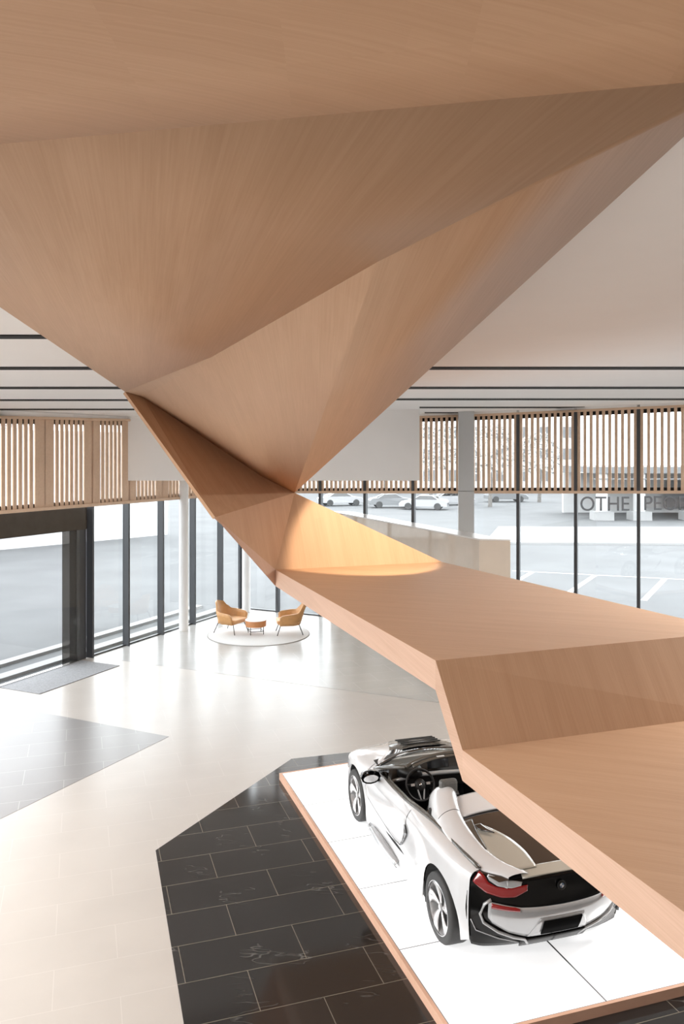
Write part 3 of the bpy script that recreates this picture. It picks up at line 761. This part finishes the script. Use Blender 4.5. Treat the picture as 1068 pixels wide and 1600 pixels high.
def prof(y, s):
    wv, zs, xi, zi, zl_ = interp(y,wid_t), interp(y,zs_t), interp(y,xi_t), interp(y,zi_t), zlow(y)
    pts = []
    # sculpted side: waist line pushed in mid-height between the wheels
    scoop = 0.055*math.exp(-((y-1.25)/0.75)**2)
    for j in range(9):
        v = j/8; z = zl_ + (zs-0.05-zl_)*v
        h = (z-0.16)/(zs-0.21)
        x = wv - 0.05*(1-h)**2*0.9 - 0.035*h*h*1.0 - scoop*math.sin(PI*min(1,max(0,h)))
        if h < 0.22: x += scoop*0.9
        pts.append(Vector((s*x, y, z)))
    P0 = Vector((pts[-1].x, y, zs-0.05)); P1_ = Vector((s*(wv-0.045), y, zs+0.015+(zi-zs)*0.35)); P2_ = Vector((s*xi, y, zi))
    for j in range(1,7):
        t = j/6; pts.append(P0*(1-t)**2+P1_*2*t*(1-t)+P2_*t*t)
    return pts
def side_faces(s):
    rows = [prof(y, s) for y in ys]
    body, doorm = MB(), MB()
    n = len(rows[0])
    def in_door(y, j, z):
        if not (0.98 < y < 2.36): return False
        lim = lerp(y, [(0.98,0.95),(1.10,0.72),(1.22,0.48),(1.36,0.33),(1.55,0.30),(2.0,0.40),(2.36,0.52)])
        return z > lim
    for i in range(len(rows)-1):
        for j in range(n-1):
            q = [rows[i][j], rows[i][j+1], rows[i+1][j+1], rows[i+1][j]]
            c = sum(q, Vector())/4
            (doorm if False else body).add(q, [(0,1,2,3)])
    return body, rows
for s in (-1,1):
    body, rows = side_faces(s)
    side = body.build('side_body', M_paint, car, smooth=True, angle=50)
    # arch lips and wheel housings
    for yc, R in ARCH:
        mb = MB(); rws = []
        for k in range(25):
            a_ = PI*k/24; y_ = yc+R*math.cos(a_); z_ = RW+R*math.sin(a_)
            xo = interp(y_, wid_t)-0.05
            rws.append([(s*(xo), y_, z_), (s*0.5, y_, z_)])
        y_ = yc+R; rws = [[(s*(interp(yc+R,wid_t)-.06), yc+R, .17),(s*.5, yc+R, .17)]]+rws+[[(s*(interp(yc-R,wid_t)-.06), yc-R, .25),(s*.5, yc-R, .25)]]
        mb.grid(rws).add([r[1] for r in rws], [tuple(range(len(rws)))])
        mb.build('wheel_housing', M_satin, car)
    # door panel seams
    def surf(y, z):    # nearest outer point of the side at (y,z)
        p = prof(y, s); 
        for a_, b_ in zip(p, p[1:]):
            if a_.z <= z <= b_.z or b_ is p[-1]:
                t = min(1, max(0, (z-a_.z)/max(1e-6, b_.z-a_.z))); return a_.lerp(b_, t)
        return p[-1]
    seam = [(2.42,.90),(2.40,.80),(2.42,.62),(2.33,.50),(2.1,.42),(1.8,.345),(1.55,.31),(1.38,.33),(1.24,.46),(1.12,.68),(1.02,.85),(1.0,.925)]
    fine = []
    for a_, b_ in zip(seam, seam[1:]):
        for k in range(4): fine.append((a_[0]+(b_[0]-a_[0])*k/4, a_[1]+(b_[1]-a_[1])*k/4))
    pth = []
    for y, z in fine:
        p = surf(y-.03, z); pth.append(p+Vector((s*0.001,0,0)))
    MB().tube(pth, 0.0045, 6).build('door_seam', M_seam, car)
    # door proper: thin skin just proud of the body, with its own swelling
    rws = []
    for k in range(19):
        y = 1.02+(2.40-1.02)*k/18
        lo = lerp(y, [(1.0,.9),(1.12,.68),(1.24,.46),(1.38,.335),(1.55,.315),(1.8,.35),(2.1,.425),(2.33,.505),(2.40,.62)])
        hi = interp(y, zs_t)-0.06; row = []
        for j in range(9):
            z = lo+(max(hi, lo+.02)-lo)*j/8; p = surf(y, z); e_ = 0.014*math.sin(PI*j/8)**.5*math.sin(PI*k/18)**.5 if 0 < j < 8 else 0
            row.append(p+Vector((s*(0.002+e_*1.2),0,0)))
        rws.append(row)
    MB().grid(rws).build('door', M_paint, car, smooth=True)
    # black air blade behind the door and grey sill blade
    MB().grid([[surf(y,z)+Vector((s*.012,0,0)) for y, z in r] for r in ([(1.36,.33),(1.30,.36)],[(1.26,.42),(1.18,.47)],[(1.17,.56),(1.06,.60)],[(1.12,.68),(1.08,.69)])]).build('air_blade', M_gloss, car, solid=0.015, solid_off=0)
    MB().grid([[Vector((s*(.93+.02*math.sin(PI*k/10)),2.22-1.02*k/10,.145)),Vector((s*(.955+.03*math.sin(PI*k/10)),2.22-1.02*k/10,.175+.03*math.sin(PI*k/10))),Vector((s*(.90),2.22-1.02*k/10,.22+.02*math.sin(PI*k/10)))] for k in range(11)]).build('sill_blade', M_silver, car, smooth=True, solid=0.012, solid_off=0)
    # dark belt line along the cockpit edge running back to the tail lamp
    belt = []
    for k in range(41):
        y = 2.2-2.70*k/40; xi, zi = interp(y,xi_t), interp(y,zi_t)
        wd = lerp(y, [(-.6,.03),(0,.045),(.9,.06),(2.2,.05)])
        belt.append([Vector((s*(xi+.01),y,zi-.004)),Vector((s*(xi-wd*.3),y,zi+.012)),Vector((s*(xi-wd),y,zi+.008)),Vector((s*(xi-wd),y,zi-.07))])
    MB().grid(belt).build('belt_trim', M_trim, car, smooth=True, angle=40, solid=0.004, solid_off=0)
    # wheels
    for yc, xw in ((0.0,.94),(2.8,.925)):
        wr = empty('wheel', (s*xw, yc, RW)); wr.parent = car
        f = -s   # inward direction
        T = [(0.245,0.0),(0.262,0.004*f*-1),(0.318,0.0),(0.332,0.018*f),(0.335,0.05*f),(0.335,0.19*f),(0.325,0.22*f),(0.25,0.23*f)]
        MB().lathe([(r_, x_) for r_, x_ in T], seg=64, axis='X').build('tyre', M_tyre, wr, smooth=True, angle=50)
        MB().lathe([(0.248,-0.004*f),(0.256,-0.002*f),(0.256,0.01*f),(0.242,0.012*f),(0.225,0.10*f),(0.225,0.2*f)], seg=64, axis='X').build('rim', M_rim, wr, smooth=True, angle=40)
        MB().lathe([(0.001,0.09*f),(0.235,0.09*f)], seg=40, axis='X').build('inner_barrel', M_satin, wr)
        for k in range(5):
            a0_ = 2*PI*k/5+0.35; rws = []
            for i in range(9):
                t = i/8; rad = 0.035+0.212*t
                tw = 0.30*t*t*s                       # swept spoke
                hw = (0.020+0.085*t**1.6)/max(rad,.03)*0.9
                hw = min(hw, 0.62)
                xx = (0.035-0.03*t)*f
                ra = a0_+tw
                rws.append([(xx, rad*math.cos(ra-hw), rad*math.sin(ra-hw)), (xx-0.006*f, rad*math.cos(ra), rad*math.sin(ra)), (xx+0.004*f, rad*math.cos(ra+hw*.8), rad*math.sin(ra+hw*.8))])
            MB().grid(rws).build('spoke', M_rim, wr, smooth=True, solid=0.018, solid_off=-1 if s < 0 else 1)
        MB().lathe([(0.001,0.018*f),(0.032,0.02*f),(0.038,0.04*f)], seg=24, axis='X').build('hub_cap', M_silver, wr, smooth=True, angle=40)

# floor pan and cockpit tub
MB().box((0,1.4,0.22),(1.70,1.95,0.16)).build('underbody', M_satin, car)
MB().box((0,0.05,0.40),(1.00,1.0,0.5)).build('underbody', M_satin, car)
MB().box((0,3.0,0.35),(0.98,0.95,0.4)).build('underbody', M_satin, car)
for s in (-1,1):
    MB().grid([[Vector((s*(interp(y,xi_t)-.03),y,interp(y,zi_t)-.01)),Vector((s*.72,y,.60)),Vector((s*.66,y,.34))] for y in [0.72+1.6*k/12 for k in range(13)]]).build('inner_door_trim', M_leath, car, smooth=True)
    MB().tube([(s*.735,1.9,.70),(s*.70,1.6,.66),(s*.70,1.35,.66)],.028,8).build('armrest', M_trim, car)
MB().box((0,1.5,0.33),(1.40,1.7,0.05)).build('cabin_floor', M_leath, car)
MB().box((0,1.55,0.46),(0.26,1.2,0.30)).build('centre_console', M_satin, car, bevel=0.03)
MB().box((0,0.72,0.68),(1.44,0.06,0.66)).build('bulkhead', M_leath, car)
# seats
for s in (-1,1):
    seat = empty('seat', (s*.40, 1.12, .34)); seat.parent = car
    MB().box((0,.28,.10),(.50,.56,.16)).build('seat_cushion', M_leath, seat, bevel=.05)
    rws = []
    for k in range(9):
        t = k/8; z = .10+.62*t; y0 = -.02-.20*t; hw = lerp(t,[(0,.26),(.5,.27),(.8,.2),(1,.14)])
        rws.append([Vector((hw*c_, y0+.07*abs(c_)**2+d_, z)) for c_, d_ in ((-1,0),(-.6,.05),(0,.06),(.6,.05),(1,0),(.8,-.08),(-.8,-.08))])
    mbk = MB().grid(rws, close=True); mbk.add(rws[-1], [tuple(range(7))]); mbk.add(rws[0], [tuple(range(7))])
    mbk.build('backrest', M_leath, seat, smooth=True, angle=60)
    MB().box((0,-.19,.80),(.22,.10,.17)).build('headrest', M_hrest, seat, bevel=.04)
# dashboard
rws = []
for k in range(17):
    x = -.78+1.56*k/16; c_ = 1-(abs(x)/.9)**2
    rws.append([Vector((x,2.02+.10*c_,.62)),Vector((x,1.98+.10*c_,.78)),Vector((x,2.04+.12*c_,.87)),Vector((x,2.25+.15*c_,.91)),Vector((x,2.42+.18*c_,.92))])
MB().grid(rws).build('dashboard', M_satin, car, smooth=True)
MB().tube([(-.72,2.02,.80),(-.3,2.05,.83),(0,2.06,.82),(.4,2.06,.80),(.74,2.0,.79)],[.02,.026,.03,.026,.02],8).build('dash_trim', M_silver, car, smooth=True)
MB().box((-.02,2.09,.93),(.30,.015,.11), M=Matrix.Rotation(-.25,4,'X')).build('display_screen', M_screen, car, bevel=.004)
MB().lathe([(0.0,0),(.17,0),(.15,.08),(.09,.10),(.001,.10)], (-.42,2.08,.85), 20).build('instrument_hood', M_satin, car, smooth=True)
# steering wheel
sw = empty('steering_wheel', (-.37,1.84,.79)); sw.parent = car; sw.rotation_euler = (math.radians(66),0,0)
MB().tube([(.185*math.cos(2*PI*k/36),.185*math.sin(2*PI*k/36),0) for k in range(37)],.016,10,caps=False).build('wheel_rim', M_leath, sw, smooth=True)
MB().lathe([(.001,.022),(.06,.02),(.075,0),(.07,-.03)],seg=24).build('airbag_cover', M_leath, sw, smooth=True)
for a_ in (0.1, PI-0.1):
    MB().tube([(.06*math.cos(a_),.06*math.sin(a_),.0),(.18*math.cos(a_),.18*math.sin(a_),0)],.016,8).build('spoke', M_satin, sw)
    MB().box((.105*math.cos(a_),.105*math.sin(a_),.018),(.05,.03,.006)).build('button_pad', M_silver, sw)
for dx in (-1,1):
    MB().tube([(dx*.045,-.05,.008),(dx*.02,-.17,.004)],.010,8).build('spoke', M_silver, sw)
MB().lathe([(.001,.028),(.018,.027),(.02,.022)],seg=20).build('badge', M_chrome, sw, smooth=True)

# bonnet: white frame with a gloss black centre and raised vent
def hood_pt(x, y):
    xi, zi = interp(y,xi_t), interp(y,zi_t); k = min(1, abs(x)/xi) if xi > 0 else 1
    return Vector((x, y, zi+0.028*(1-k*k)))
rws = []
for k in range(25):
    y = 2.36+1.42*k/24; xi = interp(y, xi_t); rws.append([hood_pt(xi*(-1+2*j/16), y) for j in range(17)])
MB().grid(rws).build('bonnet', M_paint, car, smooth=True)
rws = []
for k in range(15):
    y = 2.40+.95*k/14; hw = lerp(y,[(2.4,.66),(2.6,.50),(2.9,.40),(3.2,.30),(3.35,.22)]); rws.append([hood_pt(hw*(-1+2*j/12), y)+Vector((0,0,.006)) for j in range(13)])
MB().grid(rws).build('bonnet_panel', M_gloss, car, smooth=True)
rws = []
for k in range(9):
    y = 2.62+.46*k/8; hw = .34+.06*math.sin(PI*k/8); rws.append([hood_pt(hw*(-1+2*j/8), y)+Vector((0,0,.008+.035*math.sin(PI*min(1,(k+1)/9))*(1-abs(-1+2*j/8)**4))) for j in range(9)])
MB().grid(rws).build('bonnet_vent', M_trim, car, smooth=True)
for k in range(4):
    MB().box((0,2.70+.09*k,hood_pt(0,2.70+.09*k).z+.040),(.56,.03,.012)).build('vent_slat', M_satin, car)
# nose closing
nose = []
for k in range(17):
    a_ = -1+2*k/16; xx = .78*a_
    y = 3.80-.42*abs(a_)**2.2
    nose.append([Vector((xx,y-.10,.22)),Vector((xx,y+.02,.30)),Vector((xx,y+.03,.45)),Vector((xx*.97,y-.03,.56)),Vector((xx*.85,y-.10,.60))])
MB().grid(nose).build('front_bumper', M_paint, car, smooth=True)
for s in (-1,1):
    MB().box((s*.16,3.815,.45),(.24,.03,.11)).build('kidney_grille', M_gloss, car, bevel=.02)
    MB().box((s*.60,3.60,.50),(.24,.10,.06), rz=-s*.5).build('headlight', M_silver, car, bevel=.02)
# windscreen
hdr = [Vector((x, 1.76-.26*(abs(x)/.66)**2.4*.6, 1.185-.05*(abs(x)/.66)**2)) for x in [-.66+1.32*k/16 for k in range(17)]]
cowl = [Vector((x*1.30, 2.52-.36*(abs(x)/.66)**2, .955-.03*(abs(x)/.66)**2)) for x in [-.66+1.32*k/16 for k in range(17)]]
MB().grid([hdr, [a_.lerp(b_, .5)+Vector((0,.03,.02)) for a_, b_ in zip(hdr, cowl)], cowl]).build('windscreen_glass', glass_mat('screen_glass', (0.88,0.90,0.89)), car, smooth=True)
MB().tube([(p+Vector((0,0,0.0))) for p in hdr], .026, 8).build('header_rail', M_trim, car, smooth=True)
MB().grid([[p+Vector((0,-.015,-.012)) for p in hdr[1:-1]],[p+Vector((0,-.10,-.012)) for p in hdr[1:-1]]]).build('header_lining', M_trim, car, smooth=True, solid=.014)
MB().box((-.16,1.69,1.186),(.10,.035,.004)).build('warning_tag', M_paint, car)
for s in (-1,1):
    a_, b_ = hdr[0 if s < 0 else -1], cowl[0 if s < 0 else -1]
    MB().tube([a_, a_.lerp(b_, .35)+Vector((s*.012,.0,.012)), a_.lerp(b_, .7)+Vector((s*.015,0,.01)), b_], [.024,.024,.026,.032], 8).build('windscreen_pillar', M_trim, car, smooth=True)
    tri = [a_.lerp(b_, .55)+Vector((0,-.01,-.01)), b_, Vector((s*.80,1.86,.90))]
    MB().add(tri, [(0,1,2)]).build('quarter_glass', M_tint, car, solid=.006)
    # mirror
    mr = empty('door_mirror', (s*.98, 2.02, .90)); mr.parent = car
    shell = []
    for k in range(13):
        a2 = 2*PI*k/12; shell.append((math.cos(a2), math.sin(a2)))
    rws = [[Vector((sx_*.13*q_, yy, sz_*.078*q_+ (0.01 if sz_ > 0 else 0))) for sx_, sz_ in shell] for q_, yy in ((1,-.045),(1.02,-.02),(.92,.04),(.6,.085),(.05,.10))]
    MB().grid(rws).build('mirror_shell', M_gloss, mr, smooth=True)
    MB().add([Vector((sx_*.098,-.047,sz_*.046-.012)) for sx_, sz_ in shell[:-1]],[tuple(range(12))]).build('mirror_glass', M_chrome, mr)
    MB().tube([(-s*.03,0,-.04),(-s*.12,.02,-.07),(-s*.17,.03,-.08)],[.022,.018,.022],8).build('mirror_arm', M_gloss, mr)
MB().tube([cowl[k]+Vector((0,.02,.0)) for k in range(17)], .02, 8).build('cowl_trim', M_gloss, car, smooth=True)

# rear deck base (gloss black) and its panels
def deck_z(x, y):
    zc = lerp(y, [(-.80,.93),(-.6,.965),(-.2,1.02),(.3,1.07),(.9,1.09)]); zi = interp(max(y,-.52), zi_t)-.03; xi = interp(max(y,-.52), xi_t)
    k = min(1, abs(x)/xi); return zc*(1-k**2.2)+zi*k**2.2
def deck_patch(name, m, y0, y1, xl, xr, off, ny=16, nx=8, **kw):
    rws = []
    for i in range(ny+1):
        y = y0+(y1-y0)*i/ny; a_, b_ = interp(y, xl), interp(y, xr)
        rws.append([Vector((a_+(b_-a_)*j/nx, y, deck_z(a_+(b_-a_)*j/nx, y)+off)) for j in range(nx+1)])
    return MB().grid(rws).build(name, m, car, smooth=True, **kw)
deck_patch('rear_deck', M_gloss, -.74, .80, [(-.74,-.64),(-.5,-.72),(0,-.77),(.8,-.77)], [(-.74,.64),(-.5,.72),(0,.77),(.8,.77)], 0, nx=24)
deck_patch('deck_crossbar', M_paint, .36, .78, [(.36,-.50),(.78,-.40)], [(.36,.50),(.78,.40)], .022, solid=.02)
deck_patch('tail_lip', M_sand, -.76, -.62, [(-.76,-.40),(-.62,-.36)], [(-.76,.40),(-.62,.36)], .012, solid=.015)
for s in (-1,1):
    def sg(l): return [(y, s*(x+.03)) for y, x in l]
    deck_patch('engine_cover_panel', M_sand, -.66, .14, sg([(-.66,.16),(-.4,.15),(-.12,.22),(.14,.36)]), sg([(-.66,.36),(-.5,.46),(-.29,.50),(0,.46),(.14,.40)]), .016, solid=.006)
    deck_patch('deck_vent', M_trim, -.28, .26, sg([(-.28,.50),(0,.46),(.26,.40)]), sg([(-.28,.54),(0,.57),(.26,.52)]), .016, solid=.01)
    deck_patch('vent_fin', M_gloss, -.10, .10, sg([(-.10,.32),(.0,.36),(.10,.38)]), sg([(-.10,.325),(0,.43),(.10,.45)]), .042, solid=.012)
    # white streamlined fairing behind each seat
    ctr = [(-.70,.42),(-.5,.58),(-.3,.655),(0,.67),(.3,.645),(.6,.58),(.85,.50),(1.0,.47)]
    hwd = [(-.70,.12),(-.5,.145),(-.3,.145),(0,.15),(.3,.155),(.6,.175),(.85,.18),(1.0,.15),(1.06,.09)]
    hgt = [(-.70,.02),(-.4,.03),(0,.05),(.3,.075),(.6,.10),(.85,.115),(1.0,.085),(1.06,.04)]
    rws = []
    for i in range(29):
        y = -.72+1.79*i/28; c_, h_, z_ = interp(y,ctr), interp(y,hwd), interp(y,hgt); row = []
        for j in range(17):
            t = -1+2*j/16; x = c_+h_*t
            base_z = deck_z(min(x,.76), min(y,.9)) - (0.0 if y < .8 else .0)
            row.append(Vector((s*x, y, base_z + z_*(1-abs(t)**2.6) + .008 - (.10 if abs(t) == 1 else 0))))
        rws.append(row)
    mbh = MB().grid(rws); mbh.add(rws[-1], [tuple(range(17))])
    mbh.build('seat_fairing', M_paint, car, smooth=True, angle=60)
    MB().tube([rws[18][j] + Vector((0,0,.0015)) for j in range(2,15)], .003, 5).build('fairing_seam', M_seam, car)

# rear fascia
ZY = [(.20,-.58),(.30,-.66),(.45,-.75),(.60,-.80),(.72,-.79),(.80,-.775),(.93,-.76)]
def rear(uu, z, off=0.0):
    hw = lerp(z, [(.20,.79),(.33,.84),(.6,.865),(.85,.84),(.95,.76)])
    y0 = interp(z, ZY); y = y0 + (-.49-y0)*abs(uu)**3.0
    return Vector((uu*hw*1.0, y-off, z+off*.1))
def rear_patch(name, m, us, zb, zt, off, nz=8, n=28, solid=.012):
    rws = []
    for i in range(n+1):
        uu = us[0]+(us[1]-us[0])*i/n; a_, b_ = lerp(uu, zb), lerp(uu, zt)
        rws.append([rear(uu, a_+(b_-a_)*j/nz, off) for j in range(nz+1)])
    return MB().grid(rws).build(name, m, car, smooth=True, solid=solid, solid_off=0)
rear_patch('tail_panel', M_tail, (-1,1), [(-1,.24),(-.9,.22),(1,.22)], [(-1,.93),(1,.93)], 0, nz=20, n=48)
sy = lambda l: sorted([(-u_, z_) for u_, z_ in l if u_ != 0]+list(l))
rear_patch('rear_bumper', M_silver, (-.82,.82), sy([(0,.34),(.36,.34),(.62,.42),(.80,.52),(.82,.56)]), sy([(0,.665),(.5,.675),(.82,.71)]), .022, n=40)
rear_patch('rear_bumper', M_silver, (-.99,.99), sy([(0,.215),(.9,.225),(.99,.24)]), sy([(0,.225),(.9,.235),(.99,.25)]), .004, nz=1, n=30) if False else None
for s in (-1,1):
    def span(a_, b_): return (a_, b_) if s > 0 else (-b_, -a_)
    def fl_(l): return sorted([(s*u_, z_) for u_, z_ in l])
    rear_patch('tail_lamp', M_red, span(.42,.97), fl_([(.42,.82),(.55,.765),(.70,.755),(.84,.78),(.97,.86)]), fl_([(.42,.87),(.52,.86),(.60,.84),(.74,.845),(.84,.875),(.90,.92),(.97,.95)]), .014, nz=5)
    rear_patch('lamp_surround', M_silver, span(.50,.88), fl_([(.50,.868),(.60,.845),(.74,.855),(.84,.89),(.88,.92)]), fl_([(.50,.90),(.65,.915),(.80,.93),(.88,.94)]), .020, nz=4)
    rear_patch('reflector', M_red, span(.52,.80), fl_([(.52,.645),(.8,.655)]), fl_([(.52,.672),(.56,.682),(.8,.70)]), .040, nz=2)
    MB().tube([rear(s*u_, z_, .030) for u_, z_ in ((.80,.73),(.86,.68),(.89,.58),(.865,.50),(.72,.415),(.55,.35),(.40,.30),(.35,.23))], .015, 8).build('bumper_blade', M_silver, car, smooth=True)
    MB().tube([rear(s*u_, z_, .018) for u_, z_ in ((.97,.50),(.93,.40),(.7,.33),(.45,.25))], .006, 8).build('bumper_blade', M_silver, car, smooth=True)
    MB().tube([rear(s*.995, z_, .004) for z_ in (.26,.4,.55,.7,.85,.92)], .008, 8).build('corner_trim', M_seam, car, smooth=True)
rear_patch('diffuser', M_tail, (-.45,.45), [(-.45,.20),(.45,.20)], [(-.45,.31),(.45,.31)], .03, nz=3)
rear_patch('plate_recess', M_silver, (-.38,.38), [(-.38,.345),(.38,.345)], [(-.38,.36),(-.28,.56),(.28,.56),(.38,.36)], .028, nz=4)
rear_patch('number_plate', M_plate, (-.24,.24), [(-.24,.37),(.24,.37)], [(-.24,.53),(.24,.53)], .050, nz=2)
# roundel
rd_ = empty('roundel', rear(0,.83,.018)); rd_.parent = car; rd_.rotation_euler = (PI/2,0,0)
MB().lathe([(.001,-.004),(.045,-.002),(.046,.006),(.040,.008),(.034,.006)], seg=32).build('badge_ring', M_satin, rd_, smooth=True, angle=40)
MB().lathe([(.044,.004),(.046,.011),(.042,.011),(.040,.004)], seg=32).build('badge_rim', M_chrome, rd_)
MB().lathe([(.025,.006),(.027,.011),(.024,.011),(.023,.006)], seg=32).build('badge_rim', M_chrome, rd_)
for k in range(4):
    a_ = k*PI/2; pts = [Vector((0,0,.009))]+[Vector((.024*math.cos(a_+PI/2*j/6), .024*math.sin(a_+PI/2*j/6), .009)) for j in range(7)]
    MB().add(pts, [tuple(range(8))]).build('badge_quarter', M_paint if k % 2 else M_badgeb, rd_, solid=.002)
